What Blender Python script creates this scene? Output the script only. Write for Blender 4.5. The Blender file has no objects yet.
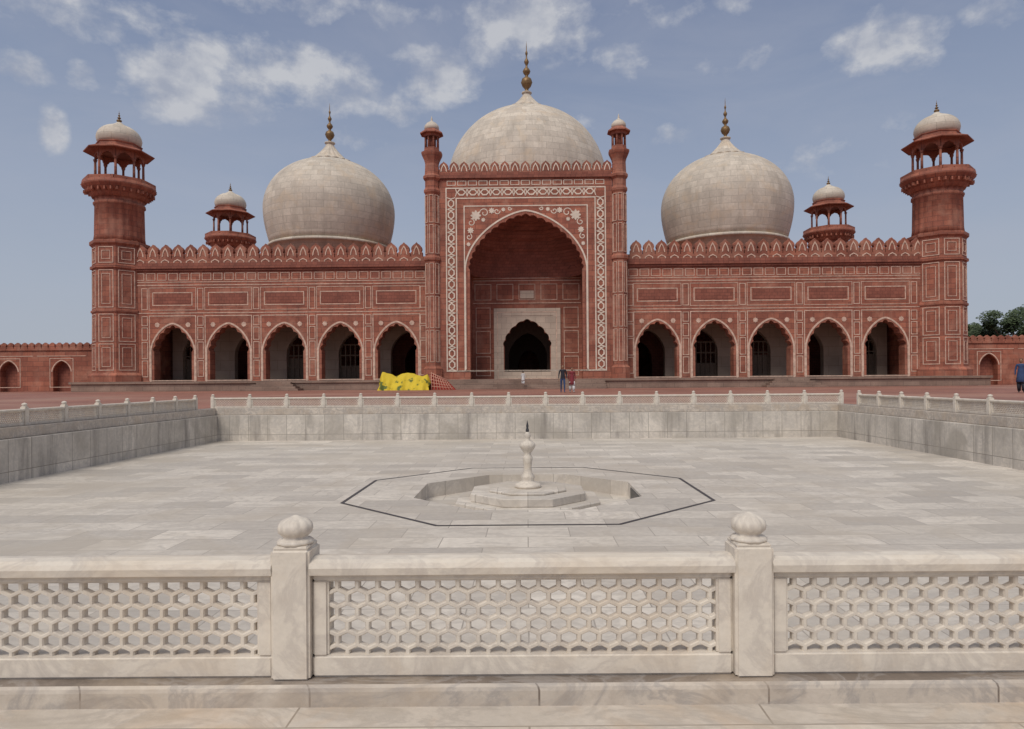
import bpy, bmesh, math, random
from mathutils import Matrix, Vector
random.seed(7)
R=math.radians
scene=bpy.context.scene
scene.view_settings.view_transform='Standard'
scene.view_settings.look='None'
scene.view_settings.exposure=0

# ------------------------------------------------------------------ materials
def newmat(name):
    m=bpy.data.materials.new(name); m.use_nodes=True
    nt=m.node_tree; b=nt.nodes['Principled BSDF']
    return m,nt,b
def N(nt,t,**k):
    n=nt.nodes.new(t)
    for a,v in k.items(): setattr(n,a,v)
    return n
def mixc(nt,mode,f,a,b):
    n=nt.nodes.new('ShaderNodeMixRGB'); n.blend_type=mode
    for s,v in ((0,f),(1,a),(2,b)):
        if isinstance(v,bpy.types.NodeSocket): nt.links.new(v,n.inputs[s])
        elif isinstance(v,(int,float)): n.inputs[s].default_value=v
        else: n.inputs[s].default_value=(*v,1)
    return n.outputs[0]
def math_(nt,op,a,b=None,c=None,clamp=False):
    n=nt.nodes.new('ShaderNodeMath'); n.operation=op; n.use_clamp=clamp
    for i,v in enumerate((a,b,c)):
        if v is None: continue
        if isinstance(v,bpy.types.NodeSocket): nt.links.new(v,n.inputs[i])
        else: n.inputs[i].default_value=v
    return n.outputs[0]
def ramp(nt,src,stops):
    n=nt.nodes.new('ShaderNodeValToRGB'); e=n.color_ramp.elements
    e[0].position=stops[0][0]; e[1].position=stops[-1][0]
    def col(v): return (v,v,v,1) if isinstance(v,(int,float)) else (*v,1)
    e[0].color=col(stops[0][1]); e[1].color=col(stops[-1][1])
    for p,v in stops[1:-1]:
        x=e.new(p); x.color=col(v)
    nt.links.new(src,n.inputs[0]); return n.outputs[0]
def noise(nt,vec,scale,detail=5,rough=.55,dist=0):
    n=nt.nodes.new('ShaderNodeTexNoise'); n.inputs['Scale'].default_value=scale
    n.inputs['Detail'].default_value=detail; n.inputs['Roughness'].default_value=rough
    n.inputs['Distortion'].default_value=dist
    nt.links.new(vec,n.inputs['Vector']); return n.outputs['Fac']
def mapping(nt,vec,sc=(1,1,1),loc=(0,0,0)):
    n=nt.nodes.new('ShaderNodeMapping'); n.inputs['Scale'].default_value=sc; n.inputs['Location'].default_value=loc
    nt.links.new(vec,n.inputs['Vector']); return n.outputs[0]

def stone(name,c1,c2,mortar,bw,bh,mort=.01,coord='xz',var=(.75,1.12),varscale=.5,stain=None,stain2=None,streak=None,veins=None,rough=.7,bump=.15,spec=.3,fine=25,offset=.5,fineamt=.6):
    m,nt,b=newmat(name)
    tc=N(nt,'ShaderNodeTexCoord')
    obj=tc.outputs['Object']
    if coord=='uv': v2=tc.outputs['UV']
    else:
        s=N(nt,'ShaderNodeSeparateXYZ'); nt.links.new(obj,s.inputs[0])
        c=N(nt,'ShaderNodeCombineXYZ')
        if coord=='xz':
            nt.links.new(math_(nt,'ADD',s.outputs[0],s.outputs[1]),c.inputs[0]); nt.links.new(s.outputs[2],c.inputs[1])
        else:
            nt.links.new(s.outputs[0],c.inputs[0]); nt.links.new(s.outputs[1],c.inputs[1])
        v2=c.outputs[0]
    br=N(nt,'ShaderNodeTexBrick'); br.offset=offset
    nt.links.new(v2,br.inputs['Vector'])
    br.inputs['Scale'].default_value=1; br.inputs['Brick Width'].default_value=bw; br.inputs['Row Height'].default_value=bh
    br.inputs['Mortar Size'].default_value=mort; br.inputs['Mortar Smooth'].default_value=.3
    br.inputs['Color1'].default_value=(*c1,1); br.inputs['Color2'].default_value=(*c2,1); br.inputs['Mortar'].default_value=(*mortar,1)
    col=br.outputs['Color']
    n1=noise(nt,obj,varscale,6,.6)
    col=mixc(nt,'MULTIPLY',1.0,col,ramp(nt,n1,[(.3,var[0]),(.7,var[1])]))
    n2=noise(nt,obj,fine,4,.6)
    col=mixc(nt,'MULTIPLY',fineamt,col,ramp(nt,n2,[(.3,.82),(.7,1.1)]))
    if veins:
        n3=noise(nt,mapping(nt,obj,(1,1.7,1.3)),veins[0],7,.62,1.6)
        f=ramp(nt,n3,[(.44,0.),(.5,1.),(.56,0.)])
        col=mixc(nt,'MIX',math_(nt,'MULTIPLY',f,veins[2]),col,veins[1])
    if streak:
        n4=noise(nt,mapping(nt,obj,(1,1,.12)),streak[0],6,.65)
        f=ramp(nt,n4,[(.5,0.),(.72,1.)])
        col=mixc(nt,'MIX',math_(nt,'MULTIPLY',f,streak[2]),col,streak[1])
    for k,st in enumerate((stain,stain2)):
        if not st: continue
        n5=noise(nt,mapping(nt,obj,(1,1,1),(3.3+9*k,7.1,k*4)),st[0],6,.6,.6)
        f=ramp(nt,n5,[(.50,0.),(.66,1.)])
        col=mixc(nt,'MIX',math_(nt,'MULTIPLY',f,st[2]),col,st[1])
    nt.links.new(col,b.inputs['Base Color'])
    rr=math_(nt,'ADD',math_(nt,'MULTIPLY',n1,.3),rough-.15)
    nt.links.new(rr,b.inputs['Roughness']); b.inputs['Specular IOR Level'].default_value=spec
    bp=N(nt,'ShaderNodeBump'); bp.inputs['Strength'].default_value=bump; bp.inputs['Distance'].default_value=.02
    h=math_(nt,'SUBTRACT',n2,math_(nt,'MULTIPLY',br.outputs['Fac'],1.0))
    nt.links.new(h,bp.inputs['Height']); nt.links.new(bp.outputs[0],b.inputs['Normal'])
    return m
def plain(name,c,rough=.7,metal=0,var=.2,scale=4,spec=.3):
    m,nt,b=newmat(name); tc=N(nt,'ShaderNodeTexCoord')
    n=noise(nt,tc.outputs['Object'],scale,5,.6)
    col=mixc(nt,'MULTIPLY',1.,c,ramp(nt,n,[(.3,1-var),(.7,1+var)]))
    nt.links.new(col,b.inputs['Base Color']); b.inputs['Roughness'].default_value=rough
    b.inputs['Metallic'].default_value=metal; b.inputs['Specular IOR Level'].default_value=spec
    return m

RED=stone('red_sandstone',(.42,.155,.098),(.30,.10,.066),(.20,.08,.058),1.1,.5,.03,'xz',(.64,1.18),.35,streak=(1.2,(.15,.06,.045),.65),stain=(.5,(.46,.24,.17),.5),stain2=(1.7,(.24,.09,.06),.4),fine=6)
REDUV=stone('red_sandstone_tower',(.41,.15,.095),(.30,.10,.066),(.20,.08,.058),.9,.5,.03,'uv',(.66,1.18),.5,streak=(1.6,(.15,.06,.045),.65),stain=(.6,(.46,.24,.17),.45),stain2=(1.7,(.24,.09,.06),.4),fine=6)
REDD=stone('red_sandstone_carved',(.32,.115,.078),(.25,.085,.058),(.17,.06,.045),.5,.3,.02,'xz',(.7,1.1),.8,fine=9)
INL=plain('marble_inlay',(.60,.43,.34),.6,var=.3,scale=3)
INW=plain('white_marble_inlay',(.70,.60,.50),.5,var=.18,scale=2)
DOME=stone('dome_marble',(.68,.605,.51),(.55,.485,.41),(.38,.335,.28),1.5,.75,.02,'uv',(.84,1.06),.35,streak=(.9,(.34,.30,.25),.65),stain=(.6,(.60,.48,.35),.6),stain2=(1.4,(.44,.39,.33),.4),rough=.65,fine=4)
PLINTH=stone('plinth_stone',(.34,.24,.19),(.27,.18,.14),(.16,.11,.09),1.5,.4,.015,'xz',(.7,1.1),.6,fine=8)
PLAST=stone('interior_plaster',(.46,.36,.29),(.42,.33,.26),(.3,.22,.17),2,1,.02,'xz',(.75,1.05),.5)
DOORM=stone('portal_marble',(.64,.52,.42),(.54,.44,.36),(.36,.28,.23),1,.6,.015,'xz',(.85,1.05),.8)
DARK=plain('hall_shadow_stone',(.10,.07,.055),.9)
WOOD=plain('door_wood',(.16,.12,.09),.7,scale=8)
BRASS=plain('aged_brass',(.22,.14,.07),.5,metal=.5,var=.3)
PAVE=stone('courtyard_brick',(.36,.17,.125),(.28,.12,.09),(.2,.1,.08),.5,.25,.012,'xy',(.75,1.15),.15,stain=(.08,(.40,.25,.19),.5),fine=4)
FLOOR=stone('pool_marble_floor',(.74,.675,.595),(.50,.455,.405),(.36,.32,.28),.92,.46,.006,'xy',(.86,1.05),.35,stain=(.3,(.52,.46,.385),.55),stain2=(.9,(.47,.41,.34),.55),veins=(1.1,(.42,.38,.34),.5),rough=.5,fine=14,bump=.06)
WALLM=stone('pool_marble_wall',(.70,.64,.565),(.57,.52,.46),(.27,.24,.2),.55,.76,.007,'xz',(.75,1.1),.8,streak=(3.2,(.2,.18,.165),.85),stain=(1.1,(.36,.325,.28),.65),veins=(2,(.36,.34,.33),.3),rough=.55,fine=14,offset=0,bump=.08)
MARB=stone('railing_marble',(.73,.66,.57),(.70,.63,.54),(.6,.53,.46),5,5,.0,'xz',(.9,1.04),2.2,stain=(3.5,(.60,.50,.39),.5),stain2=(9,(.48,.41,.34),.3),veins=(3.2,(.45,.40,.36),.45),rough=.5,fine=60,bump=.08,fineamt=.35)
CURB=stone('curb_marble',(.66,.585,.50),(.54,.475,.41),(.22,.18,.15),.575,5,.003,'xz',(.8,1.06),2.5,stain=(3,(.48,.39,.30),.6),stain2=(6,(.36,.30,.25),.55),veins=(3.5,(.34,.31,.29),.7),rough=.5,fine=60,bump=.1,fineamt=.4)
APRON=stone('walkway_marble',(.68,.61,.53),(.58,.52,.455),(.34,.29,.24),1.15,.8,.003,'xy',(.85,1.06),1.6,stain=(2.6,(.58,.42,.28),.55),stain2=(5,(.44,.38,.31),.45),veins=(2.5,(.38,.34,.3),.5),rough=.5,fine=50,bump=.08,fineamt=.4)
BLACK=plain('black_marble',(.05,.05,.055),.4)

# ------------------------------------------------------------------ mesh builder
class MB:
    def __init__(s): s.v=[];s.f=[];s.uv=[];s.mi=[];s.sm=[];s.M=Matrix.Identity(4);s.m=0
    def add(s,vs,fs,uvs=None,smooth=False):
        o=len(s.v); s.v+= [tuple(s.M@Vector(v)) for v in vs]
        for i,f in enumerate(fs):
            s.f.append([o+k for k in f]); s.uv.append(uvs[i] if uvs else None); s.mi.append(s.m); s.sm.append(smooth)
    def box(s,x0,x1,y0,y1,z0,z1):
        s.add([(x0,y0,z0),(x1,y0,z0),(x1,y1,z0),(x0,y1,z0),(x0,y0,z1),(x1,y0,z1),(x1,y1,z1),(x0,y1,z1)],
              [(0,3,2,1),(4,5,6,7),(0,1,5,4),(1,2,6,5),(2,3,7,6),(3,0,4,7)])
    def prism(s,pts,y0,y1):  # pts in xz, closed
        n=len(pts)
        s.add([(x,y0,z) for x,z in pts]+[(x,y1,z) for x,z in pts],
              [list(range(n)),list(range(2*n-1,n-1,-1))]+[(i,i+n,(i+1)%n+n,(i+1)%n) for i in range(n)])
    def slab(s,pts,z0,z1):
        n=len(pts)
        s.add([(x,y,z0) for x,y in pts]+[(x,y,z1) for x,y in pts],
              [list(range(n-1,-1,-1)),list(range(n,2*n))]+[(i,(i+1)%n,(i+1)%n+n,i+n) for i in range(n)])
    def ribbon(s,A,B,y0,y1):
        for i in range(len(A)-1):
            s.prism([A[i],A[i+1],B[i+1],B[i]],y0,y1)
    def frame(s,x0,x1,z0,z1,y,w,t=.03):
        s.box(x0,x1,y-t,y+.02,z0,z0+w); s.box(x0,x1,y-t,y+.02,z1-w,z1)
        s.box(x0,x0+w,y-t,y+.02,z0+w,z1-w); s.box(x1-w,x1,y-t,y+.02,z0+w,z1-w)
    def lathe(s,cx,cy,prof,seg=32,phase=0,mod=None,smooth=True,cap=True):
        vs=[];uv=[];L=0
        rr=max(p[0] for p in prof)
        for j,(r,z) in enumerate(prof):
            if j: L+=math.hypot(r-prof[j-1][0],z-prof[j-1][1])
            for i in range(seg):
                a=2*math.pi*i/seg+phase
                r2=r*(mod(a,j/(len(prof)-1)) if mod else 1)
                vs.append((cx+r2*math.cos(a),cy+r2*math.sin(a),z))
            uv.append(L)
        fs=[];us=[]
        for j in range(len(prof)-1):
            for i in range(seg):
                k=(i+1)%seg
                fs.append((j*seg+i,j*seg+k,(j+1)*seg+k,(j+1)*seg+i))
                u0=2*math.pi*i/seg*rr;u1=2*math.pi*(i+1)/seg*rr
                us.append([(u0,uv[j]),(u1,uv[j]),(u1,uv[j+1]),(u0,uv[j+1])])
        if cap:
            fs.append(tuple(range(seg-1,-1,-1))); us.append([(0,0)]*seg)
            n=len(prof)-1; fs.append(tuple(n*seg+i for i in range(seg))); us.append([(0,0)]*seg)
        s.add(vs,fs,us,smooth)
    def tube(s,p0,p1,r0,r1,seg=8):
        p0=Vector(p0);p1=Vector(p1);d=(p1-p0)
        if d.length<1e-6:return
        q=d.to_track_quat('Z','Y').to_matrix()
        vs=[]
        for p,r in ((p0,r0),(p1,r1)):
            for i in range(seg):
                a=2*math.pi*i/seg; vs.append(tuple(p+q@Vector((r*math.cos(a),r*math.sin(a),0))))
        s.add(vs,[(i,(i+1)%seg,(i+1)%seg+seg,i+seg) for i in range(seg)]+[tuple(range(seg-1,-1,-1)),tuple(range(seg,2*seg))],None,True)
    def ell(s,c,rx,ry,rz,seg=14,rings=9):
        vs=[];fs=[]
        for j in range(rings+1):
            t=math.pi*j/rings
            for i in range(seg):
                a=2*math.pi*i/seg
                vs.append((c[0]+rx*math.sin(t)*math.cos(a),c[1]+ry*math.sin(t)*math.sin(a),c[2]-rz*math.cos(t)))
        for j in range(rings):
            for i in range(seg):
                k=(i+1)%seg; fs.append((j*seg+i,j*seg+k,(j+1)*seg+k,(j+1)*seg+i))
        s.add(vs,fs,None,True)
    def mesh(s,name,mats):
        me=bpy.data.meshes.new(name); me.from_pydata(s.v,[],s.f)
        if not isinstance(mats,(list,tuple)): mats=[mats]
        for m in mats: me.materials.append(m)
        ul=me.uv_layers.new(name='UVMap')
        for p,uv,mi,sm in zip(me.polygons,s.uv,s.mi,s.sm):
            p.material_index=mi; p.use_smooth=sm
            if uv:
                for li,c in zip(p.loop_indices,uv): ul.data[li].uv=c
        me.update(); return me
    def obj(s,name,mats,parent=None,bevel=0,fixn=False):
        me=s.mesh(name,mats)
        bm=bmesh.new(); bm.from_mesh(me)
        bmesh.ops.recalc_face_normals(bm,faces=bm.faces[:]); bm.to_mesh(me); bm.free()
        return mkobj(name,me,parent,bevel)
def mkobj(name,me,parent=None,bevel=0,loc=(0,0,0),rot=0,sx=1):
    o=bpy.data.objects.new(name,me); scene.collection.objects.link(o)
    if parent: o.parent=parent
    o.location=loc; o.rotation_euler=(0,0,rot); o.scale=(sx,1,1)
    if bevel:
        b=o.modifiers.new('Bevel','BEVEL'); b.width=bevel; b.segments=3; b.limit_method='ANGLE'; b.angle_limit=R(40)
    return o
def empty(name,loc=(0,0,0),rot=0):
    o=bpy.data.objects.new(name,None); scene.collection.objects.link(o); o.location=loc; o.rotation_euler=(0,0,rot); return o

def arch(w,zs,za,p=1.5,q=.58,cusps=0,c=0,n=60,cx=0):
    H=za-zs; P=[]
    for i in range(n+1):
        th=math.pi*(1-i/n); cc=abs(math.cos(th))
        P.append((w/2*math.cos(th), zs+H*max(0,1-cc**p)**q))
    out=[]
    for i,(x,z) in enumerate(P):
        a=P[max(i-1,0)];b=P[min(i+1,n)]
        tx,tz=b[0]-a[0],b[1]-a[1]; l=math.hypot(tx,tz) or 1
        nx,nz=tz/l,-tx/l   # inward
        off=c*(1-abs(math.sin(cusps*math.pi*i/n))) if cusps else 0
        if i in(0,n): off=c*.9 if cusps else 0; nx,nz=(1 if i==0 else -1),0
        out.append((cx+x+nx*off,z+nz*off))
    return out
def offs(P,d):
    out=[];n=len(P)-1
    for i,(x,z) in enumerate(P):
        a=P[max(i-1,0)];b=P[min(i+1,n)]
        tx,tz=b[0]-a[0],b[1]-a[1]; l=math.hypot(tx,tz) or 1
        if i==0: out.append((x-d,z)); continue
        if i==n: out.append((x+d,z)); continue
        out.append((x-tz/l*d,z+tx/l*d))
    return out
def holed(x0,x1,z0,z1,ar):
    return [(x0,z0),(ar[0][0],z0)]+ar+[(ar[-1][0],z0),(x1,z0),(x1,z1),(x0,z1)]

# ------------------------------------------------------------------ ground, pool
GZ=-.06
def ringsheet(name,o,i,z,mat):
    b=MB()
    vs=[(o[0],o[1],z),(o[2],o[1],z),(o[2],o[3],z),(o[0],o[3],z),(i[0],i[1],z),(i[2],i[1],z),(i[2],i[3],z),(i[0],i[3],z)]
    b.add(vs,[(0,1,5,4),(1,2,6,5),(2,3,7,6),(3,0,4,7)])
    return b.obj(name,mat)
hole=(-9.25,1.8,9.25,19.9)
ringsheet('ground',(-3000,-3000,3000,3000),hole,GZ,PAVE)
ringsheet('marble_walkway',(-10.1,-4,10.1,20.8),hole,GZ+.004,APRON)

pool=empty('ablution_pool')
PF=-.94; CX,CY=0,10.55
def octo(r,ys=1,cx=CX,cy=CY):
    Rr=r/math.cos(R(22.5)); return [(cx+Rr*math.cos(R(22.5+45*i)),cy+ys*Rr*math.sin(R(22.5+45*i))) for i in range(8)]
b=MB()
x0,y0,x1,y1=-8.95,1.99,8.95,19.61
oc=octo(1.66)
sq=[(x1,oc[0][1]),(oc[1][0],y1),(oc[2][0],y1),(x0,oc[3][1]),(x0,oc[4][1]),(oc[5][0],y0),(oc[6][0],y0),(x1,oc[7][1])]
cor={0:(x1,y1),2:(x0,y1),4:(x0,y0),6:(x1,y0)}
for i in range(8):
    j=(i+1)%8
    poly=[oc[i],sq[i]]+([cor[i]] if i in cor else [])+[sq[j],oc[j]]
    b.add([(x,y,PF) for x,y in poly],[tuple(range(len(poly)))])
b.obj('pool_floor',FLOOR,pool)
b=MB()
for i in range(8):
    j=(i+1)%8
    b.add([(*oc[i],PF),(*oc[j],PF),(*oc[j],PF-.24),(*oc[i],PF-.24)],[(0,1,2,3)])
b.add([(x,y,PF-.24) for x,y in oc],[tuple(range(8))])
b.obj('sunken_octagon',FLOOR,pool)
b=MB()
A=octo(2.62);B=octo(2.57)
for i in range(8):
    j=(i+1)%8
    b.add([(*A[i],PF+.004),(*A[j],PF+.004),(*B[j],PF+.004),(*B[i],PF+.004)],[(0,1,2,3)])
b.obj('black_inlay_line',BLACK,pool)
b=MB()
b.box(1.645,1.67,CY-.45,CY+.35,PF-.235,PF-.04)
b.obj('opening_shade',BLACK,pool)  # flat black box painting the shade of an opening onto the pit wall
b=MB()
b.box(-9.3,9.3,19.6,19.95,-1.0,-.2); b.box(-9.3,9.3,1.72,2.0,-1.0,-.2)
b.box(-9.3,-8.94,2.0,19.6,-1.0,-.2); b.box(8.94,9.3,2.0,19.6,-1.0,-.2)
b.obj('pool_wall',WALLM,pool,.012)
b=MB()
b.box(-9.34,9.34,1.70,1.93,-.2,0); b.box(-9.34,9.34,19.72,20.0,-.2,0)
b.box(-9.34,-9.04,1.93,19.72,-.2,0); b.box(9.04,9.34,1.93,19.72,-.2,0)
b.obj('railing_curb',CURB,pool,.018)
# fountain
ft=empty('fountain'); 
b=MB()
b.slab(octo(1.08),PF-.24,PF-.12); b.slab(octo(.86),PF-.12,PF-.0); b.slab(octo(.58),PF,PF+.035)
b.obj('stepped_base',FLOOR,ft,.012)
b=MB()
z=PF+.035
pr=[(.20,0),(.21,.03),(.19,.055),(.12,.08),(.09,.11),(.105,.15),(.10,.18),(.068,.22),(.058,.30),(.066,.38),(.075,.44),(.07,.48),(.052,.5),(.058,.54),(.10,.60),(.12,.645),(.11,.68),(.075,.71),(.045,.73),(.04,.77),(.055,.80),(.035,.84),(.018,.87)]
b.lathe(CX,CY,[(r,z+h) for r,h in pr],32,0,lambda a,t:1+.04*math.cos(12*a)*(.2<t<.8))
b.m=1
b.lathe(CX,CY,[(.024,z+.85),(.026,z+.89),(.016,z+.92),(.02,z+.95),(.010,z+1.0),(.002,z+1.04)],16)
b.obj('fountain_pedestal',[MARB,BLACK],ft)

# ------------------------------------------------------------------ railing
def panel_mesh():
    b=MB(); W=1.07; h=.5*W
    zt,zb=.25,.06; st=.042
    p=.0515; bb=.0238; rp=1.5*bb
    rows=int((zt-zb)/rp)+3; cols=int(W/p)+1
    def hexp(cx,cz,k): return [(cx,cz-bb*k),(cx+p/2*k,cz-bb/2*k),(cx+p/2*k,cz+bb/2*k),(cx,cz+bb*k),(cx-p/2*k,cz+bb/2*k),(cx-p/2*k,cz-bb/2*k)]
    for r in range(rows):
        cz=zb-.004+r*rp
        if cz>zt+.012: break
        for c in range(-1,cols+1):
            cx=-h+c*p+(p/2 if r%2 else 0)+.01
            if cx<-h+st-.024 or cx>h-st+.024: continue
            rings=[(1,-.012),(.86,-.012),(.75,-.008),(.75,.008),(.86,.012),(1,.012)]
            vs=[];fs=[]
            for k,y in rings: vs+=[(x,y-.008,z) for x,z in hexp(cx,cz,k)]
            for j in range(5):
                for i in range(6):
                    k=(i+1)%6; fs.append((j*6+i,j*6+k,(j+1)*6+k,(j+1)*6+i))
            b.add(vs,fs)
    def bar(x0,x1,z0,z1,t=.03):
        bm=bmesh.new(); bmesh.ops.create_cube(bm,size=1)
        for v in bm.verts: v.co=Vector(((x0+x1)/2+v.co.x*(x1-x0),v.co.y*2*t,(z0+z1)/2+v.co.z*(z1-z0)))
        bmesh.ops.bevel(bm,geom=bm.edges[:],offset=.006,segments=3,affect='EDGES')
        bm.verts.index_update()
        b.add([tuple(v.co) for v in bm.verts],[[v.index for v in f.verts] for f in bm.faces]); bm.free()
    bar(-h,h,.0,.056,.030); bar(-h,h,.245,.285,.029)
    bar(-h,-h+st,.052,.25,.028); bar(h-st,h,.052,.25,.028)
    pts=[(-.034,.262),(-.044,.266),(-.047,.284),(-.042,.296),(-.028,.303),(0,.306),(.028,.303),(.042,.296),(.047,.284),(.044,.266),(.034,.262)]
    n=len(pts)
    b.add([(-h-.002,y,z) for y,z in pts]+[(h+.002,y,z) for y,z in pts],[(i,(i+1)%n,(i+1)%n+n,i+n) for i in range(n)])
    me=b.mesh('jali_panel',MARB)
    bm=bmesh.new(); bm.from_mesh(me); bmesh.ops.recalc_face_normals(bm,faces=bm.faces[:]); bm.to_mesh(me); bm.free()
    return me
def post_mesh():
    b=MB()
    def bar(w,z0,z1,bev):
        bm=bmesh.new(); bmesh.ops.create_cube(bm,size=1)
        for v in bm.verts: v.co=Vector((v.co.x*w,v.co.y*w,(z0+z1)/2+v.co.z*(z1-z0)))
        bmesh.ops.bevel(bm,geom=bm.edges[:],offset=bev,segments=3,affect='EDGES')
        bm.verts.index_update()
        b.add([tuple(v.co) for v in bm.verts],[[v.index for v in f.verts] for f in bm.faces]); bm.free()
    bar(.099,-.002,.333,.007); bar(.088,.330,.339,.003)
    lob=lambda a,t:1+.06*abs(math.cos(5*a))*(t>.05)*(t<.9)-.03
    b.lathe(0,0,[(.036,.337),(.045,.340),(.047,.345),(.040,.351),(.031,.354),(.031,.358),(.036,.363),(.0425,.370),(.0445,.380),(.0425,.389),(.036,.397),(.026,.403),(.016,.4065),(.010,.4100),(.003,.4125)],60,0,lob)
    me=b.mesh('railing_post',MARB)
    bm=bmesh.new(); bm.from_mesh(me); bmesh.ops.recalc_face_normals(bm,faces=bm.faces[:]); bm.to_mesh(me); bm.free()
    return me
PM=panel_mesh(); PO=post_mesh()
def railing(pts):
    e=empty('marble_railing')
    for i,(x,y) in enumerate(pts):
        mkobj('post_%d'%(i+1),PO,e,0,(x,y,0))
    for i in range(len(pts)-1):
        (xa,ya),(xb,yb)=pts[i],pts[i+1]
        L=math.hypot(xb-xa,yb-ya)-.1
        mkobj('jali_%d'%(i+1),PM,e,0,((xa+xb)/2,(ya+yb)/2,0),math.atan2(yb-ya,xb-xa),L/1.07)
YN,YF,XS=1.772,19.86,9.19
xs=[-.016+1.182*(k-.5) for k in range(-7,9)]
railing([(-XS,YN)]+[(x,YN) for x in xs if abs(x)<8.95]+[(XS,YN)])
railing([(-XS+i*2*XS/17,YF) for i in range(18)])
ys=[YN+i*(YF-YN)/17 for i in range(18)]
railing([(-XS,y) for y in ys[1:-1]]); railing([(XS,y) for y in ys[1:-1]])

# ------------------------------------------------------------------ mosque
mq=empty('mosque',(0,65.3,0),R(-.75))
FZ=.86
b=MB()
b.box(-42.6,42.6,-2.4,27.5,GZ-.1,.64); 
b.obj('plinth',PLINTH,mq)
b=MB(); b.box(-42.75,42.75,-2.55,27.6,.64,FZ); b.obj('plinth_coping',PLINTH,mq,.03)
b=MB()
for i in range(4): b.box(-7.2,7.2,-2.55-.4*(4-i),-2.5,GZ-.05 if i==0 else GZ+.2*i,GZ+.2*(i+1)-.01)
for cx in (-23.4,24.3):
    for i in range(4): b.box(cx-1.6-.35*(3-i),cx+1.6+.35*(3-i),-2.55-.35*(4-i),-2.5,GZ-.05 if i==0 else GZ+.2*i,GZ+.2*(i+1)-.01)
b.obj('entrance_steps',PLINTH,mq)

centers=[12.55,17.98,23.41,28.84,34.27]
P=5.43
wall=MB(); inl=MB(); carv=MB(); sec=MB(); scr=MB(); shad=MB()
for sgn in (-1,1):
    for ci,c in enumerate(centers):
        cx=sgn*c
        ar=arch(3.95,3.7,6.3,1.5,.56,9,.16,72,cx)
        xa,xb=cx-P/2,cx+P/2
        if ci==0:
            if sgn<0: xb=-8.1
            else: xa=8.1
        if ci==4:
            if sgn<0: xa=-38.2
            else: xb=38.2
        wall.prism(holed(xa,xb,FZ,12.1,ar),0,1.1)
        base=arch(3.95,3.7,6.3,1.5,.56,0,0,60,cx)
        o1,o2=offs(base,.10),offs(base,.26)
        o1=[(o1[0][0],FZ)]+o1+[(o1[-1][0],FZ)]; o2=[(o2[0][0],FZ)]+o2+[(o2[-1][0],FZ)]
        inl.ribbon(o1,o2,-.04,.01)
        inl.frame(cx-2.3,cx+2.3,FZ+.05,7.25,0,.08)
        for s2 in(-1,1):
            rr=.26
            pts=[(cx+s2*1.5+rr*(1-.25*(k%2))*math.cos(math.pi*k/8),6.35+rr*(1-.25*(k%2))*math.sin(math.pi*k/8)) for k in range(16)]
            inl.prism(pts,-.03,.01)
        inl.frame(cx-1.95,cx+1.95,8.2,9.5,0,.08); inl.frame(cx-2.3,cx+2.3,7.75,9.95,0,.05)
        carv.box(cx-1.75,cx+1.75,-.025,.01,8.38,9.32)
        a2=arch(3.3,3.6,5.8,1.5,.56,0,0,30,cx)
        sec.prism(holed(cx-P/2,cx+P/2,FZ,11.8,a2),5,5.8)
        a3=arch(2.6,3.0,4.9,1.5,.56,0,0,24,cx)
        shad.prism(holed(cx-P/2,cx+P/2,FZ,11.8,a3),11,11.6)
        if (sgn,ci) in ((-1,4),(-1,1),(1,1),(1,2),(1,4),(-1,2)):
            for k in range(-3,4):
                scr.box(cx+k*.5-.05,cx+k*.5+.05,5.3,5.4,FZ,4.6)
            for zz in (1.0,2.2,3.4,4.5): scr.box(cx-1.62,cx+1.62,5.28,5.42,zz,zz+.12)
            scr.box(cx-1.62,cx+1.62,5.43,5.46,FZ,3.2 if ci!=1 else 2.4)
    for k in range(6):
        px=sgn*(centers[0]-P/2+k*P)
        if k==0: px=sgn*(9.95)
        w=.30
        for (z0,z1) in ((1.3,2.9),(3.05,4.7),(4.85,6.1),(6.25,7.2),(7.8,9.9)):
            inl.frame(px-w,px+w,z0,z1,0,.065)
    xa,xb=(9.7,38) if sgn>0 else (-38,-9.7)
    for zz,h in ((7.45,.07),(10.15,.07),(10.45,.06)): inl.box(xa,xb,-.03,.01,zz,zz+h)
    n=26
    for k in range(n):
        x0=xa+(xb-xa)*k/n
        inl.frame(x0+.1,x0+(xb-xa)/n-.1,10.65,11.35,0,.055)
    carv.box(xa,xb,-.18,.02,11.55,11.75)
    carv.box(xa,xb,-.32,.02,11.752,11.95)
    carv.box(xa,xb,-.12,.02,11.952,12.3)
    wall.box(xa,xb,-.0,.6,12.1,12.75)
wall.obj('wing_facade',RED,mq); inl.obj('wing_inlay',INL,mq); carv.obj('wing_cornice',REDD,mq)
sec.obj('inner_arcade',PLAST,mq); scr.obj('arcade_screens',WOOD,mq); shad.obj('rear_arcade',REDD,mq)

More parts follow.
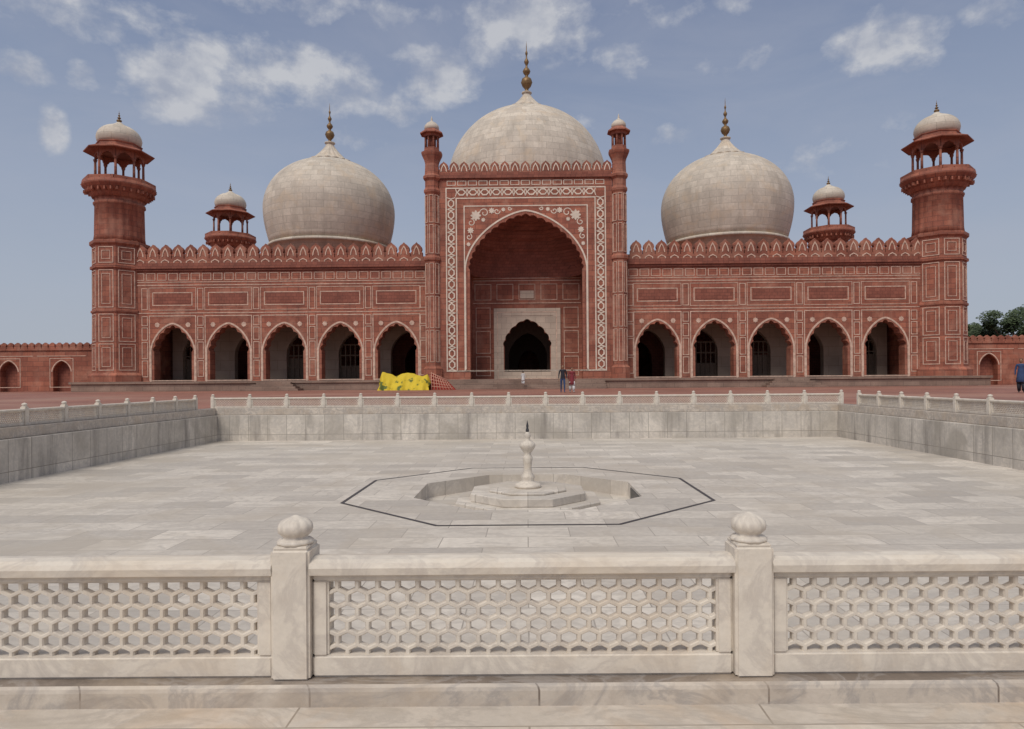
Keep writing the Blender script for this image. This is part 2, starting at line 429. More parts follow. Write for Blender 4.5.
def merlon(b,cx,z0,w,h,y0,y1):
    pts=[(-.5,0),(-.5,.28),(-.40,.36),(-.46,.5),(-.42,.66),(-.28,.80),(-.1,.9),(0,1.0),(.1,.9),(.28,.80),(.42,.66),(.46,.5),(.40,.36),(.5,.28),(.5,0)]
    b.prism([(cx+x*w,z0+z*h) for x,z in pts],y0,y1)
def merlon_in(b,cx,z0,w,h,y0,y1):
    pts=[(-.5,0),(-.46,.3),(-.3,.65),(0,1.0),(.3,.65),(.46,.3),(.5,0)]
    inn=[(x*.66,.10+z*.70) for x,z in pts]
    A=[(cx+x*w,z0+z*h) for x,z in pts]; B=[(cx+x*w,z0+z*h) for x,z in inn]
    b.ribbon(A,B,y0,y1)
m=MB(); mi=MB()
pit=1.22
for sgn in(-1,1):
    n=23
    for k in range(n):
        cx=sgn*(9.95+.62+k*pit)
        merlon(m,cx,12.75,1.14,1.4,.05,.5); 
        merlon_in(mi,cx,12.9,.66,.95,.01,.06)
        a=[(cx-.4,12.34),(cx-.4,12.5),(cx,12.72),(cx+.4,12.5),(cx+.4,12.34)]
        a2=[(cx-.3,12.34),(cx-.3,12.46),(cx,12.61),(cx+.3,12.46),(cx+.3,12.34)]
        mi.ribbon(a,a2,-.03,.01)
m.obj('parapet_merlons',RED,mq); mi.obj('parapet_inlay',INL,mq)

b=MB()
b.box(-38.2,-8.16,1.1,4.9,11.8,12.2); b.box(8.16,38.2,1.1,4.9,11.8,12.2)
b.box(-38.2,38.2,4.9,25,11.8,12.2)
b.box(-38.2,38.2,25,25.8,FZ,12.9)
b.box(-38.2,-37.4,1.1,25,FZ,12.9); b.box(37.4,38.2,1.1,25,FZ,12.9)
b.obj('hall_body',RED,mq)

# portal
Y0=-1.3
b=MB()
iw=arch(10.9,11.2,16.45,1.5,.54,0,0,80)
iwc=arch(10.9,11.2,16.45,1.5,.54,21,.16,168)
b.prism(holed(-8.15,8.15,FZ,19.8,iwc),Y0,Y0+.5)
b.box(-8.15,-5.6,Y0+.5,6,FZ,19.8); b.box(5.6,8.15,Y0+.5,6,FZ,19.8)
b.box(-5.6,5.6,Y0+.5,6,17,19.8)
b.obj('portal_block',RED,mq)
b=MB()
dr=arch(5.0,4.2,7.0,1.5,.56,9,.18,72)
b.prism(holed(-5.6,5.6,FZ,17,dr),4.2,4.9)
b.obj('portal_back_wall',RED,mq)
v=MB(); nz,na=14,28
vs=[]
for j in range(nz+1):
    t=j/nz; ph=t*math.pi/2
    rx=math.cos(ph)**.85; zz=11.2+(16.6-11.2)*math.sin(ph)**.9
    for i in range(na+1):
        a=math.pi*i/na; cc,ss=math.cos(a),math.sin(a)
        e=.5+.5*t
        X=5.58*math.copysign(abs(cc)**e,cc)*rx; Yv=(Y0+.4)+(4.2-Y0-.4)*(abs(ss)**e)*rx
        z2=zz-(.25*(abs(math.sin(4*a+j*.5*math.pi)))*(j%2) if 0<j<nz else 0)
        vs.append((X,Yv,z2))
fs=[(j*(na+1)+i,j*(na+1)+i+1,(j+1)*(na+1)+i+1,(j+1)*(na+1)+i) for j in range(nz) for i in range(na)]
v.add(vs,fs,None,False)
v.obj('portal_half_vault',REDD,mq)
b=MB()
b.frame(-3.4,3.4,FZ-.0,8.1,4.2,.75,.12)
do=arch(5.0,4.2,7.0,1.5,.56,9,.10,72)
b.prism(holed(-2.66,2.66,FZ,7.36,do),4.12,4.19)
b.obj('portal_marble_frame',DOORM,mq)
b=MB()
b.frame(-3.05,3.05,FZ,7.75,4.08,.08,.02)
for zz in (8.6,10.9,11.15): b.box(-5.5,5.5,4.16,4.21,zz,zz+.07)
for x in (-4.5,-2.25,0,2.25,4.5): b.frame(x-.85,x+.85,8.95,10.6,4.2,.06)
for s in(-1,1):
    for z0,z1 in ((1.2,3.2),(3.5,5.8),(6.1,8.2)): b.frame(s*4.5-.75,s*4.5+.75,z0,z1,4.2,.06)
b.obj('portal_recess_inlay',INL,mq)
b=MB(); b.box(-.7,.7,4.1,4.19,9.1,9.9); b.obj('inscription_tablet',DOORM,mq)
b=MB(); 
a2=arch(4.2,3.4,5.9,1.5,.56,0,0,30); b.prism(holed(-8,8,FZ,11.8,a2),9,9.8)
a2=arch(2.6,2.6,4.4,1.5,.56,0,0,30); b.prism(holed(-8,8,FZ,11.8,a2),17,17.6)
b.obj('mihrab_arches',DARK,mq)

inw=MB()
def band(b,x0,x1,z0,z1,y,vert):
    L=(z1-z0) if vert else (x1-x0); W=(x1-x0) if vert else (z1-z0)
    n=max(1,round(L/ (W*1.25))); s=L/n
    for k in range(n):
        c=(k+.5)*s
        def P2(a,w): return ((x0+x1)/2+w,z0+a) if vert else (x0+a,(z0+z1)/2+w)
        o=[(c-s*.40,0),(c-s*.18,W*.36),(c+s*.18,W*.36),(c+s*.40,0),(c+s*.18,-W*.36),(c-s*.18,-W*.36)]
        i_=[(c-s*.28,0),(c-s*.12,W*.22),(c+s*.12,W*.22),(c+s*.28,0),(c+s*.12,-W*.22),(c-s*.12,-W*.22)]
        for q in range(6):
            r_=(q+1)%6
            b.prism([P2(*o[q]),P2(*o[r_]),P2(*i_[r_]),P2(*i_[q])],y-.035,y+.01)
        for sg in (-1,1):
            b.prism([P2(c+s*.5-.03,sg*W*.46),P2(c+s*.5+.05,sg*W*.46),P2(c+s*.40+.05,0),P2(c+s*.40-.05,0)],y-.03,y+.01)
            b.prism([P2(c-s*.5-.05,sg*W*.46),P2(c-s*.5+.03,sg*W*.46),P2(c-s*.40+.05,0),P2(c-s*.40-.05,0)],y-.03,y+.01)
y=Y0
xo,zt=7.55,18.95; bw=.95
inw.frame(-xo,xo,1.6,zt,y,.11); inw.frame(-xo+bw,xo-bw,1.6,zt-bw,y,.11)
band(inw,-xo+.08,-xo+bw,1.7,zt-bw,y,True); band(inw,xo-bw,xo-.08,1.7,zt-bw,y,True)
band(inw,-xo+bw,xo-bw,zt-bw+.08,zt-.02,y,False)
inw.frame(-5.85,5.85,1.6,17.25,y,.1); 
A=offs(iw,.22);B=offs(iw,.37)
inw.ribbon(A,B,y-.035,y+.01)
for s in (-1,1): inw.box(min(s*5.67,s*5.80),max(s*5.67,s*5.80),y-.036,y+.01,1.8,11.2)
def rosette(b,cx,cz,r,y,pet=8):
    pts=[(cx+r*(.62+.38*abs(math.cos(pet/2*a)))*math.cos(a),cz+r*(.62+.38*abs(math.cos(pet/2*a)))*math.sin(a)) for a in [2*math.pi*k/(pet*6) for k in range(pet*6)]]
    b.prism(pts,y-.03,y+.01)
def scroll(b,cx,cz,r,y,d0,turns=1.1,w=.09,dir=1):
    A=[];B=[]
    for k in range(25):
        t=k/24; rr=r*(1-.75*t); a=d0+dir*t*turns*2*math.pi
        A.append((cx+(rr+w/2)*math.cos(a),cz+(rr+w/2)*math.sin(a))); B.append((cx+(rr-w/2)*math.cos(a),cz+(rr-w/2)*math.sin(a)))
    b.ribbon(A,B,y-.02,y+.01)
for s in(-1,1):
    for (x,z,r) in ((4.7,16.3,.5),(3.2,16.75,.28),(5.2,14.9,.3),(2.1,16.85,.2),(5.4,13.6,.2),(4.0,15.9,.2)): rosette(inw,s*x,z,r,y)
    for (x,z,r,a) in ((3.9,16.55,.45,0),(5.15,15.65,.36,1.5),(2.7,16.7,.3,3),(5.35,14.3,.3,2),(1.5,16.95,.2,3)):
        scroll(inw,s*x,z,r,y,a if s>0 else math.pi-a,1.1,.085,s)
n=15
for k in range(n):
    x=-7.5+15*(k+.5)/n; inw.frame(x-.42,x+.42,19.15,19.6,y,.06)
inw.obj('portal_marble_inlay',INW,mq)
b=MB(); b.box(-5.75,-5.55,Y0-.02,Y0+.01,1.8,11); b.box(5.55,5.75,Y0-.02,Y0+.01,1.8,11)
b.box(-8.2,8.2,Y0-.2,Y0+.1,19.8,20.05); b.box(-8.12,8.12,Y0-.05,Y0+.4,20.05,20.35)
b.box(-8.14,-7.74,Y0+.42,6,19.8,20.35); b.box(7.74,8.14,Y0+.42,6,19.8,20.35)
b.obj('portal_cornice',REDD,mq)
m=MB(); mi=MB()
n=17
for k in range(n):
    x=-7.7+15.4*k/(n-1)
    merlon(m,x,20.35,.93,1.1,Y0+.0,Y0+.38); merlon_in(mi,x,20.45,.6,.8,Y0-.03,Y0+.01)
m.obj('portal_merlons',RED,mq); mi.obj('portal_merlon_inlay',INW,mq)

# turrets
PH=R(22.5)
t=MB()
for s in(-1,1):
    cx,cy=s*8.83,Y0+.15
    prof=[(.95,FZ-.02),(.95,1.9),(.74,2.1),(.70,2.3),(.70,12.0),(.84,12.1),(.84,12.35),(.70,12.5),(.68,18.3),(.80,18.5),(.80,18.7),(.68,18.9),(.68,19.6),(.86,19.8),(.86,20.0),(.70,20.2),(.66,21.2),(.74,21.5),(.98,22.0),(1.02,22.15),(1.02,22.3),(.75,22.32),(.72,22.7)]
    t.lathe(cx,cy,prof,8,PH,None,False)
    for i in range(8):
        a=R(45*i+22.5); t.tube((cx+.62*math.cos(a),cy+.62*math.sin(a),22.6),(cx+.62*math.cos(a),cy+.62*math.sin(a),24.1),.09,.08,6)
    t.tube((cx,cy,22.6),(cx,cy,24.1),.3,.3,8)
    t.lathe(cx,cy,[(.74,23.75),(.80,24.05),(1.12,24.0),(1.12,24.1),(.8,24.35),(.7,24.45)],8,PH,None,False)
t.obj('portal_turrets',REDUV,mq)
t=MB()
for s in(-1,1):
    cx,cy=s*8.83,Y0+.15
    t.lathe(cx,cy,[(.6,24.4),(.7,24.6),(.66,24.85),(.45,25.1),(.2,25.25),(.08,25.35),(.1,25.45),(.02,25.8)],20)
t.obj('turret_domes',DOME,mq)
t=MB()
for s in(-1,1):
    cx,cy=s*8.83,Y0+.15
    for i in range(8):
        t.M=Matrix.Translation((cx,cy,0))@Matrix.Rotation(R(45*i),4,'Z')
        for z0,z1 in ((2.5,5.5),(5.7,8.7),(8.9,11.8),(12.7,15.4),(15.6,18.2)):
            t.frame(-.2,.2,z0,z1,-.655,.05,.03)
t.M=Matrix.Identity(4)
t.obj('turret_inlay',INL,mq)

# domes
def dome_prof(Rd,zc,H,rbot,zbot,rl):
    pr=[]
    for k in range(9):
        u=k/8; pr.append((rbot+(Rd-rbot)*math.sin(u*math.pi/2),zbot+(zc-zbot)*u))
    for k in range(1,40):
        ph=math.pi/2*k/39
        r=Rd*math.cos(ph)**.93; z=zc+H*math.sin(ph)
        pr.append((r,z))
        if r<rl: break
    return pr
def finial(b,cx,cy,z0,h,r):
    pr=[(.55,0),(.35,.03),(.3,.06),(.75,.12),(1.0,.19),(.8,.26),(.3,.30),(.25,.33),(.55,.37),(.68,.41),(.5,.45),(.2,.49),(.18,.53),(.36,.57),(.42,.60),(.25,.64),(.12,.67),(.12,.72),(.22,.75),(.2,.78),(.08,.81),(.06,.9),(.01,1.0)]
    b.lathe(cx,cy,[(a*r,z0+q*h) for a,q in pr],16)
dm=MB(); br=MB(); lo=MB(); dr_=MB()
for (cx,cy,Rd,zc,H,rb,zb,rl,fh,fr,lh) in ((0,16.7,9.55,24.0,9.3,9.0,21.2,2.7,6.5,.70,2.0),(-23.3,14.7,7.48,20.7,6.1,6.75,16.6,2.5,5.0,.55,2.0),(23.3,14.7,7.48,20.7,6.1,6.75,16.6,2.5,5.0,.55,2.0)):
    pr=dome_prof(Rd,zc,H,rb,zb,rl)
    dm.lathe(cx,cy,pr,96)
    dr_.lathe(cx,cy,[(rb-.15,12.1),(rb-.15,zb-.4),(rb+.25,zb-.38),(rb+.25,zb-.1),(rb+.0,zb)],64)
    r0,z0=pr[-1]
    lp=[(r0*1.12,z0-.12),(r0*1.16,z0+.02),(r0*.98,z0+.22)]+[( .42+(r0*.9-.42)*(1-u)**1.35, z0+.25+lh*u) for u in [k/10 for k in range(11)]]
    lp+=[(.6,z0+.3+lh),(.62,z0+.42+lh),(.4,z0+.5+lh)]
    lo.lathe(cx,cy,lp,96,0,lambda a,t:1+.13*abs(math.cos(9*a))*(1-t*.5)-.07)
    finial(br,cx,cy,z0+.45+lh,fh-.3,fr)
dm.obj('marble_domes',DOME,mq); lo.obj('dome_lotus_caps',DOME,mq); dr_.obj('dome_drums',DOME,mq)

# towers (corner)
def tower_mesh():
    b=MB()
    q=1/math.cos(R(22.5))
    prof=[(2.62,FZ-.01),(2.62,1.5),(2.4,1.7),(2.28,1.75),(2.24,7.5),(2.34,7.55),(2.34,7.75),(2.24,7.8),(2.22,11.7),(2.38,11.75),(2.38,12.0),(2.22,12.1),(2.22,13.9),(2.42,14.1),(2.42,14.4),(2.1,14.5)]
    b.lathe(0,0,[(r*q,z) for r,z in prof],8,PH,None,False)
    b.lathe(0,0,[(2.15,14.45),(2.08,15),(2.03,17.9),(2.15,18.0),(2.15,18.2),(2.05,18.25),(2.05,18.5),(2.25,18.8)],96,0,lambda a,t:1+.05*abs(math.cos(10*a)),True)
    b.lathe(0,0,[(2.2,18.6),(2.35,18.9),(2.7,19.3),(3.0,19.65),(3.1,19.8),(3.15,19.85),(3.15,20.08),(3.0,20.1),(2.9,20.11)],96,0,lambda a,t:1+.05*abs(math.cos(16*a))*(t<.6),True)
    for i in range(8):
        b.M=Matrix.Rotation(R(45*i),4,'Z')
        b.box(-1.17,1.17,-2.92,-2.82,20.1,20.42)
        for k in (-.9,-.3,.3,.9): b.box(k-.07,k+.07,-2.9,-2.2,19.05,19.35)
        a=arch(1.3,22.35,22.95,1.5,.56,5,.05,30)
        b.prism(holed(-.8,.8,22.35,23.3,a),-1.98,-1.84)
    b.M=Matrix.Identity(4)
    for i in range(8):
        a=R(45*i+22.5); x,y=2.05*math.cos(a),2.05*math.sin(a)
        b.tube((x,y,20.1),(x,y,20.5),.22,.2); b.tube((x,y,20.5),(x,y,22.2),.13,.11); b.tube((x,y,22.2),(x,y,22.45),.12,.2)
    b.lathe(0,0,[(2.05,23.2),(2.2,23.3),(3.05,23.12),(3.08,23.2),(2.3,23.55),(2.0,23.62),(1.95,23.95),(2.03,23.98),(2.03,24.06),(1.9,24.1)],8,PH,None,False)
    return b.mesh('tower_shaft',REDUV)
def tower_dome_mesh():
    b=MB()
    pr=[(1.78,24.05),(1.92,24.3),(1.98,24.6)]
    for k in range(1,16):
        ph=math.pi/2*k/16; pr.append((1.98*math.cos(ph)**.95,24.6+1.45*math.sin(ph)))
    b.lathe(0,0,pr,48)
    b.lathe(0,0,[(.75,25.85),(.6,26.05),(.35,26.2),(.2,26.35)],24)
    return b.mesh('tower_dome',DOME)
def tower_inlay_mesh():
    b=MB()
    for i in range(8):
        b.M=Matrix.Rotation(R(45*i),4,'Z')
        for z0,z1,ap in ((1.95,4.5,2.265),(4.7,7.35,2.245),(7.95,11.55,2.235),(12.2,13.75,2.225)):
            b.frame(-.72,.72,z0,z1,-ap,.07,.04); b.frame(-.42,.42,z0+.35,z1-.35,-ap,.05,.035)
        b.box(-.9,.9,-2.4,-2.3,14.15,14.22)
    return b.mesh('tower_inlay',INL)
def fixm(me):
    bm=bmesh.new(); bm.from_mesh(me); bmesh.ops.recalc_face_normals(bm,faces=bm.faces[:]); bm.to_mesh(me); bm.free(); return me
TM,TD,TI=fixm(tower_mesh()),fixm(tower_dome_mesh()),fixm(tower_inlay_mesh())
fb=MB(); finial(fb,0,0,26.25,1.3,.25); TF=fb.mesh('tower_finial',BRASS)
for i,(x,yy) in enumerate(((-39.9,.9),(39.8,.9),(-39.9,25.2),(39.8,25.2))):
    for me in (TM,TD,TI,TF): mkobj('%s_%d'%(me.name,i+1),me,mq,0,(x,yy,0))
br.obj('dome_finials',BRASS,mq)

# ------------------------------------------------------------------ boundary walls
def bwall(name,x0,x1,y,first,rot=0,loc=(0,0,0)):
    e=empty(name,loc,rot); b=MB(); il=MB(); dk=MB(); pp=5.35
    c=first
    while c>x0+pp/2+.1: c-=pp
    edge=x0
    while c<x1-pp/2:
        a=arch(1.75,1.95,3.0,1.5,.56,0,0,24,c)
        b.prism(holed(edge,c+pp/2,GZ-.05,4.1,a),y,y+.8); edge=c+pp/2
        il.frame(c-1.2,c+1.2,.35,3.3,y,.06); 
        o1,o2=offs(a,.06),offs(a,.15); il.ribbon(o1,o2,y-.03,y+.01)
        il.box(c-pp/2+.2,c+pp/2-.2,y-.03,y+.01,3.5,3.56)
        dk.box(c-.95,c+.95,y+.75,y+.79,GZ,3.2)
        c+=pp
    if edge<x1: b.box(edge,x1,y,y+.8,GZ-.05,4.1)
    b.box(x0,x1,y+1.5,y+2,GZ-.05,4.1); b.box(x0,x1,y-.12,y+2,4.102,4.3)
    k=x0+.4
    while k<x1:
        merlon(b,k,4.3,.62,.6,y,y+.3); k+=.7
    b.obj('wall_body',RED,e); il.obj('wall_inlay',INL,e); dk.obj('recesses',REDD,e)
bwall('courtyard_wall',-82,-41.6,68.6,-47.0)
bwall('courtyard_wall',42.0,82,67.6,46.0)
bwall('courtyard_wall',-60,68,0,2,R(90),(-82,0,0))
bwall('courtyard_wall',-68,60,0,2,R(-90),(82,0,0))

# ------------------------------------------------------------------ trees
LEAF,nt,bs=newmat('foliage')
tc=N(nt,'ShaderNodeTexCoord'); n=noise(nt,tc.outputs['Object'],.9,3)
nt.links.new(ramp(nt,n,[(.3,(.02,.04,.016)),(.7,(.08,.115,.045))]),bs.inputs['Base Color']); bs.inputs['Roughness'].default_value=.7
BARK=plain('bark',(.12,.09,.07),.9,scale=10)
def tree(x,y,h,w):
    e=empty('tree',(x,y,0)); b=MB()
    b.tube((0,0,-.1),(.2,.1,h*.35),.4,.28); tips=[]
    for i in range(11):
        a=i*2.4; r=w*random.uniform(.3,.8); z=h*random.uniform(.45,.86)
        st=h*random.uniform(.25,.35)
        mid=(r*.4*math.cos(a),r*.4*math.sin(a),(st+z)/2+.3)
        b.tube((.15,.1,st),mid,.2,.13,6); b.tube(mid,(r*math.cos(a),r*math.sin(a),z),.13,.04,6)
        tips.append((r*math.cos(a),r*math.sin(a),z))
    b.obj('trunk_and_limbs',BARK,e)
    l=MB(); 
    cl=[]
    for t in tips+[(0,0,h*.85)]:
        for k in range(5):
            cl.append((t[0]+random.gauss(0,w*.16),t[1]+random.gauss(0,w*.16),t[2]+random.gauss(0,h*.05),random.uniform(.5,1.15)*w*.22))
    for c in cl:
        for k in range(230):
            d=Vector((random.gauss(0,1),random.gauss(0,1),random.gauss(0,1))).normalized()*c[3]*random.random()**.4
            p=Vector(c[:3])+Vector((d.x,d.y,d.z*.7)); s=random.uniform(.12,.26)
            u=Vector((random.gauss(0,1),random.gauss(0,1),random.gauss(0,.6))).normalized(); w2=u.orthogonal().normalized()
            l.add([tuple(p-u*s),tuple(p+w2*s*.5),tuple(p+u*s),tuple(p-w2*s*.5)],[(0,1,2,3)])
    mkobj('crown',l.mesh('crown',LEAF),e)
tree(65.0,91,9.7,6.0); tree(70.5,90,11.4,7); tree(78,94,11,6.5); tree(61.2,96,8.4,5.0)

# ------------------------------------------------------------------ tarpaulin and barrier
from mathutils import noise as mn
YEL,nt,bs=newmat('yellow_canvas')
tc=N(nt,'ShaderNodeTexCoord'); n=noise(nt,tc.outputs['Object'],1.7,3,.5)
nt.links.new(ramp(nt,n,[(.38,(.10,.13,.02)),(.43,(.60,.44,.02)),(.75,(.68,.50,.03))]),bs.inputs['Base Color']); bs.inputs['Roughness'].default_value=.75
b=MB(); nx,ny=110,44; vs=[]
# thin sheet thrown over a slack line, ends on the ground, edges scalloped
for j in range(ny+1):
    for i in range(nx+1):
        u,w=2*i/nx-1,2*j/ny-1
        ridge=1.22+.40*abs(math.cos(1.9*(u-.15)*1.6))*(.75-.25*u)
        if abs(u)>.88: ridge*=1-((abs(u)-.88)/.12)**1.5*.55
        s_=abs(w)
        prof=(1-s_)**.8
        fold=.13*s_*math.sin(9*u+3*mn.noise(Vector((u*2,w,0))))+.05*s_*math.sin(23*u)
        x=2.25*u*(1+.06*s_*math.sin(3*w))+.08*mn.noise(Vector((u*3,w*3,2)))
        yv=(.08+1.0*s_**1.3)*math.copysign(1,w)*(1 if s_>0 else 0)+fold
        z=ridge*prof+.07*mn.noise(Vector((u*5,w*4,5)))*(1-s_)
        vs.append((x,yv,max(0.0,z)))
fs=[(j*(nx+1)+i,j*(nx+1)+i+1,(j+1)*(nx+1)+i+1,(j+1)*(nx+1)+i) for j in range(ny) for i in range(nx)]
b.add(vs,fs,None,True)
mkobj('yellow_tarpaulin',b.mesh('yellow_tarpaulin',YEL),None,0,(-10.7,59.6,GZ+.004))
REDC=plain('red_cloth',(.36,.05,.035),.8,scale=6)
REDL=plain('pale_lattice',(.55,.30,.22),.8,scale=6)
b=MB()
b.m=1
for k in range(8): b.tube((-1.0+.26*k,-.5,.0),(-1.0+.18*k-.1,.15,1.55-.1*k),.03,.03,6)
for q in (.2,.4,.6,.8,.97): b.tube((-1.05-.1*q,-.5+.65*q,1.55*q),(.95-.6*q,-.5+.65*q,.85*q),.03,.03,6)
b.m=0
b.add([(-1.1,-.35,0),(1.0,-.35,0),(.3,.25,.8),(-1.15,.25,1.5),(-1.1,.9,0),(1.0,.9,0)],[(0,1,2,3),(3,2,5,4),(1,5,2),(0,3,4)])
b.obj('red_folding_barrier',[REDC,REDL]).location=(-7.35,59.9,GZ+.02)

# ------------------------------------------------------------------ people
SKIN=plain('skin',(.30,.16,.10),.6,var=.05); HAIR=plain('hair',(.015,.012,.01),.6)
def person(x,y,z,h,face,top,bottom,stride=.15,kameez=True,scarf=False,arm=.05,name='person'):
    s=h/1.7
    V=[(0,0,.95),(0,0,1.15),(0,-.01,1.34),(0,0,1.46),(0,-.01,1.52)]
    Rd=[(.13,.10),(.125,.095),(.15,.10),(.055,.055),(.05,.05)]
    E=[(0,1),(1,2),(2,3),(3,4)]
    def a(v,r,p): V.append(v);Rd.append(r if isinstance(r,tuple) else (r,r));E.append((p,len(V)-1));return len(V)-1
    hands=[]
    for sg in(-1,1):
        sh=a((sg*.18,0,1.40),.06,2); el=a((sg*.24,.02+sg*arm*.5,1.12),.042,sh); wr=a((sg*.25,-.06-sg*arm,.87),.028,el); hands.append((sg,V[wr]))
        a((sg*.252,-.075-sg*arm,.83),.026,wr)
        hp=a((sg*.09,0,.88),.085,0); kn=a((sg*.10,-sg*stride*.5-.02,.48),.055,hp); an=a((sg*.10,-sg*stride+.04,.08),.035,kn); a((sg*.11,-sg*stride-.12,.035),.032,an)
    me=bpy.data.meshes.new('t'); me.from_pydata(V,E,[])
    o=bpy.data.objects.new('t',me); scene.collection.objects.link(o)
    sk=o.modifiers.new('Skin','SKIN'); sb=o.modifiers.new('S','SUBSURF'); sb.levels=2
    for i,r in enumerate(Rd): me.skin_vertices[0].data[i].radius=r
    me.skin_vertices[0].data[0].use_root=True
    dg=bpy.context.evaluated_depsgraph_get(); ev=o.evaluated_get(dg).to_mesh()
    b=MB(); vs=[tuple(v.co) for v in ev.vertices]
    for p in ev.polygons:
        c=p.center
        if c.z>1.455: m_=0
        elif abs(c.x)>.2 and c.z<.9: m_=0
        elif c.z<.06: m_=1
        elif c.z<.86 and abs(c.x)<.2: m_=3
        else: m_=2
        b.mi.append(m_); b.f.append(list(p.vertices)); b.uv.append(None); b.sm.append(True)
    b.v+=vs
    o.evaluated_get(dg).to_mesh_clear(); bpy.data.objects.remove(o)
    b.m=0; b.ell((0,-.015,1.595),.075,.092,.112); b.ell((0,-.108,1.585),.013,.016,.022,8,6)
    for sg in(-1,1): b.ell((sg*.076,0,1.59),.01,.02,.03,8,6)
    b.m=1
    for sg in(-1,1): b.ell((sg*.028,-.098,1.605),.011,.008,.007,8,6)
    b.ell((0,.014,1.63),.083,.096,.09)
    b.m=0; b.ell((0,-.097,1.545),.022,.01,.007,8,6)
    for sg,w in hands:
        b.ell((w[0],w[1]-.02,w[2]-.075),.016,.036,.05,10,8)
        for k in range(4):
            fy=w[1]-.048+.02*k; L=(.062,.072,.07,.055)[k]
            b.tube((w[0],fy,w[2]-.105),(w[0]-sg*.006,fy-.004,w[2]-.105-L*.55),.0095,.0085,6); b.tube((w[0]-sg*.006,fy-.004,w[2]-.105-L*.55),(w[0]-sg*.022,fy-.004,w[2]-.105-L),.0085,.006,6)
        b.tube((w[0],w[1]-.045,w[2]-.05),(w[0]-sg*.015,w[1]-.085,w[2]-.10),.012,.008,6)
    if kameez:
        b.m=2; vs=[];prof=[(1.2,.150,.115),(1.05,.155,.125),(.9,.18,.14),(.7,.20,.16),(.55,.22,.18),(.54,.205,.165)]
        for zz,rx,ry in prof:
            for i in range(24):
                a_=2*math.pi*i/24; w_=1+.03*math.cos(6*a_)*(1.2-zz)
                vs.append((rx*w_*math.cos(a_),ry*w_*math.sin(a_),zz))
        b.add(vs,[(j*24+i,j*24+(i+1)%24,(j+1)*24+(i+1)%24,(j+1)*24+i) for j in range(5) for i in range(24)],None,True)
        b.m=3
        for sg in(-1,1):
            b.tube((sg*.09,-.01,.75),(sg*.10,-sg*stride*.5-.02,.45),.12,.10,12); b.tube((sg*.10,-sg*stride*.5-.02,.45),(sg*.10,-sg*stride+.04,.10),.10,.07,12)
    me=b.mesh(name,[SKIN,HAIR,top,bottom])
    o=mkobj(name,me,None,0,(x,y,z),face); o.scale=(s,s,s); return o
WHT=plain('white_cotton',(.62,.62,.62),.8,var=.06); BLU=plain('blue_cotton',(.04,.07,.16),.8); DKC=plain('dark_cotton',(.03,.03,.04),.8)
TEAL=plain('maroon_cotton',(.22,.04,.05),.8)
person(2.25,42.7,GZ+.005,1.72,R(0),DKC,BLU,.16,False,False,.07,'walking_man')
person(2.85,43.1,GZ+.005,1.58,R(12),TEAL,WHT,.12,True,False,.05,'walking_woman')
person(-.35,60.9,.33,1.2,R(180),WHT,WHT,.1,True,False,.04,'standing_child')
person(24.75,34,GZ+.005,1.7,R(-40),BLU,DKC,.1,True,False,.04,'standing_man')

# ------------------------------------------------------------------ world
w=bpy.data.worlds.new('World'); scene.world=w; w.use_nodes=True; nt=w.node_tree
bg=nt.nodes['Background']
SE,SA=R(50),R(-155)
sky=N(nt,'ShaderNodeTexSky'); sky.sky_type='NISHITA'; sky.sun_disc=False; sky.sun_elevation=SE; sky.sun_rotation=SA
sky.air_density=1.2; sky.dust_density=3.0; sky.ozone_density=1.5
tc=N(nt,'ShaderNodeTexCoord'); sp=N(nt,'ShaderNodeSeparateXYZ'); nt.links.new(tc.outputs['Generated'],sp.inputs[0])
X,Y,Z=sp.outputs
az=math_(nt,'ARCTAN2',X,Y); el=math_(nt,'ARCSINE',Z)
S=.1
gr=ramp(nt,math_(nt,'DIVIDE',el,1.0,clamp=True),[(0,(.42,.46,.52)),(.12,(.38,.43,.52)),(.25,(.32,.375,.49)),(.38,(.25,.305,.43)),(.50,(.19,.24,.37)),(.62,(.26,.29,.38)),(.85,(.56,.56,.56)),(1,(.64,.63,.62))])  # upper stops, above the view, brightened to soften and neutralise ambient light
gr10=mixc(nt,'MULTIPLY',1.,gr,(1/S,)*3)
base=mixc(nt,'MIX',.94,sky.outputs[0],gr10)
def dirp(px,py):
    a=math.atan((px-527)/679); return a,math.atan((380-py)/679*math.cos(a))
blobs=[(180,80,56,34,1.1),(245,66,66,30,1.1),(325,82,58,26,1.02),(225,94,60,18,.85),(535,22,58,30,1.08),(500,45,35,20,.9),(440,80,44,28,.95),(402,108,22,14,.8),(885,45,55,26,1.0),(915,60,30,16,.8),
 (90,8,130,22,.75),(330,5,100,16,.75),(700,5,130,14,.55),(20,62,34,14,.82),(85,72,18,12,.8),(55,128,15,20,.8),(630,62,50,16,.55),(675,135,24,9,.7),(850,150,70,22,.5),(360,135,25,12,.55),(590,122,25,10,.55),(740,60,40,14,.65),(1000,12,40,16,.55),(-150,60,120,40,.8),(1250,70,140,40,.8)]
cv=N(nt,'ShaderNodeCombineXYZ'); nt.links.new(az,cv.inputs[0]); nt.links.new(math_(nt,'MULTIPLY',el,1.4),cv.inputs[1])
n1=noise(nt,cv.outputs[0],14,10,.6,.1); n2=noise(nt,mapping(nt,cv.outputs[0],(1,1,1),(.012,-.028,0)),14,6,.55,.1)
mask=None
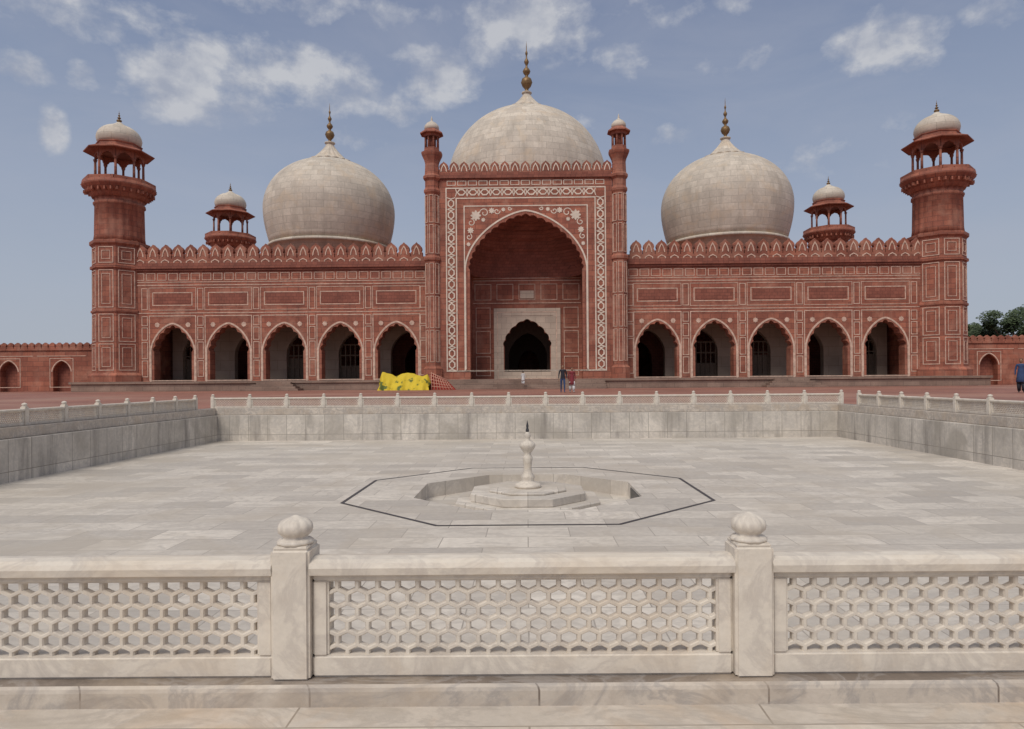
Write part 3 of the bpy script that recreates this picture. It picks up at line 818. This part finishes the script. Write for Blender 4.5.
for px,py,rx,ry,amp in blobs:
    a0,e0=dirp(px,py); ra=rx/679*math.cos(a0)**2*1.15; re=ry/679*math.cos(a0)*1.15
    u=math_(nt,'MULTIPLY',math_(nt,'SUBTRACT',az,a0),1/ra); v_=math_(nt,'MULTIPLY',math_(nt,'SUBTRACT',el,e0),1/re)
    q=math_(nt,'ADD',math_(nt,'MULTIPLY',u,u),math_(nt,'MULTIPLY',v_,v_))
    g=math_(nt,'MULTIPLY',math_(nt,'SUBTRACT',1.0,math_(nt,'MULTIPLY',q,.6),clamp=True),amp)
    mask=g if mask is None else math_(nt,'MAXIMUM',mask,g)
dens=math_(nt,'ADD',mask,math_(nt,'MULTIPLY',math_(nt,'SUBTRACT',n1,.5),2.4))
d=ramp(nt,dens,[(.40,0.),(.62,.3),(1.0,.88)])
d=math_(nt,'MULTIPLY',d,math_(nt,'MULTIPLY',mask,2.5,clamp=True))
lit=math_(nt,'ADD',math_(nt,'MULTIPLY',math_(nt,'SUBTRACT',n1,n2),2.8),.55,clamp=True)
cc=mixc(nt,'MULTIPLY',1.,ramp(nt,lit,[(.1,(.35,.38,.46)),(.9,(.56,.57,.60))]),(1/S,)*3)
out=mixc(nt,'MIX',d,base,cc)
nv=noise(nt,mapping(nt,cv.outputs[0],(1,2.2,1),(4,2,0)),3.0,6,.6,.4)
veil=math_(nt,'MULTIPLY',ramp(nt,nv,[(.42,0.),(.75,1.)]),.3)
out=mixc(nt,'MIX',veil,out,(.42/S,.44/S,.51/S))
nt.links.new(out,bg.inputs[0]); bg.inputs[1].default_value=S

sun=bpy.data.lights.new('sun','SUN'); sun.energy=2.05; sun.angle=R(28); sun.color=(1,.94,.86)
so=bpy.data.objects.new('sun',sun); scene.collection.objects.link(so)
dv=Vector((math.sin(SA)*math.cos(SE),math.cos(SA)*math.cos(SE),math.sin(SE)))
so.rotation_euler=(-dv).to_track_quat('-Z','Y').to_euler()

# ------------------------------------------------------------------ camera
c=bpy.data.cameras.new('camera'); co=bpy.data.objects.new('camera',c); scene.collection.objects.link(co)
co.location=(0,0,.76)
co.rotation_euler=(Matrix.Rotation(R(90),3,'X')@Matrix.Rotation(R(-.42),3,'Z')).to_euler()
c.sensor_width=36; c.lens=679/1024*36; c.shift_x=-15/1024; c.shift_y=15.5/1024
c.clip_start=.05; c.clip_end=5000
scene.camera=co
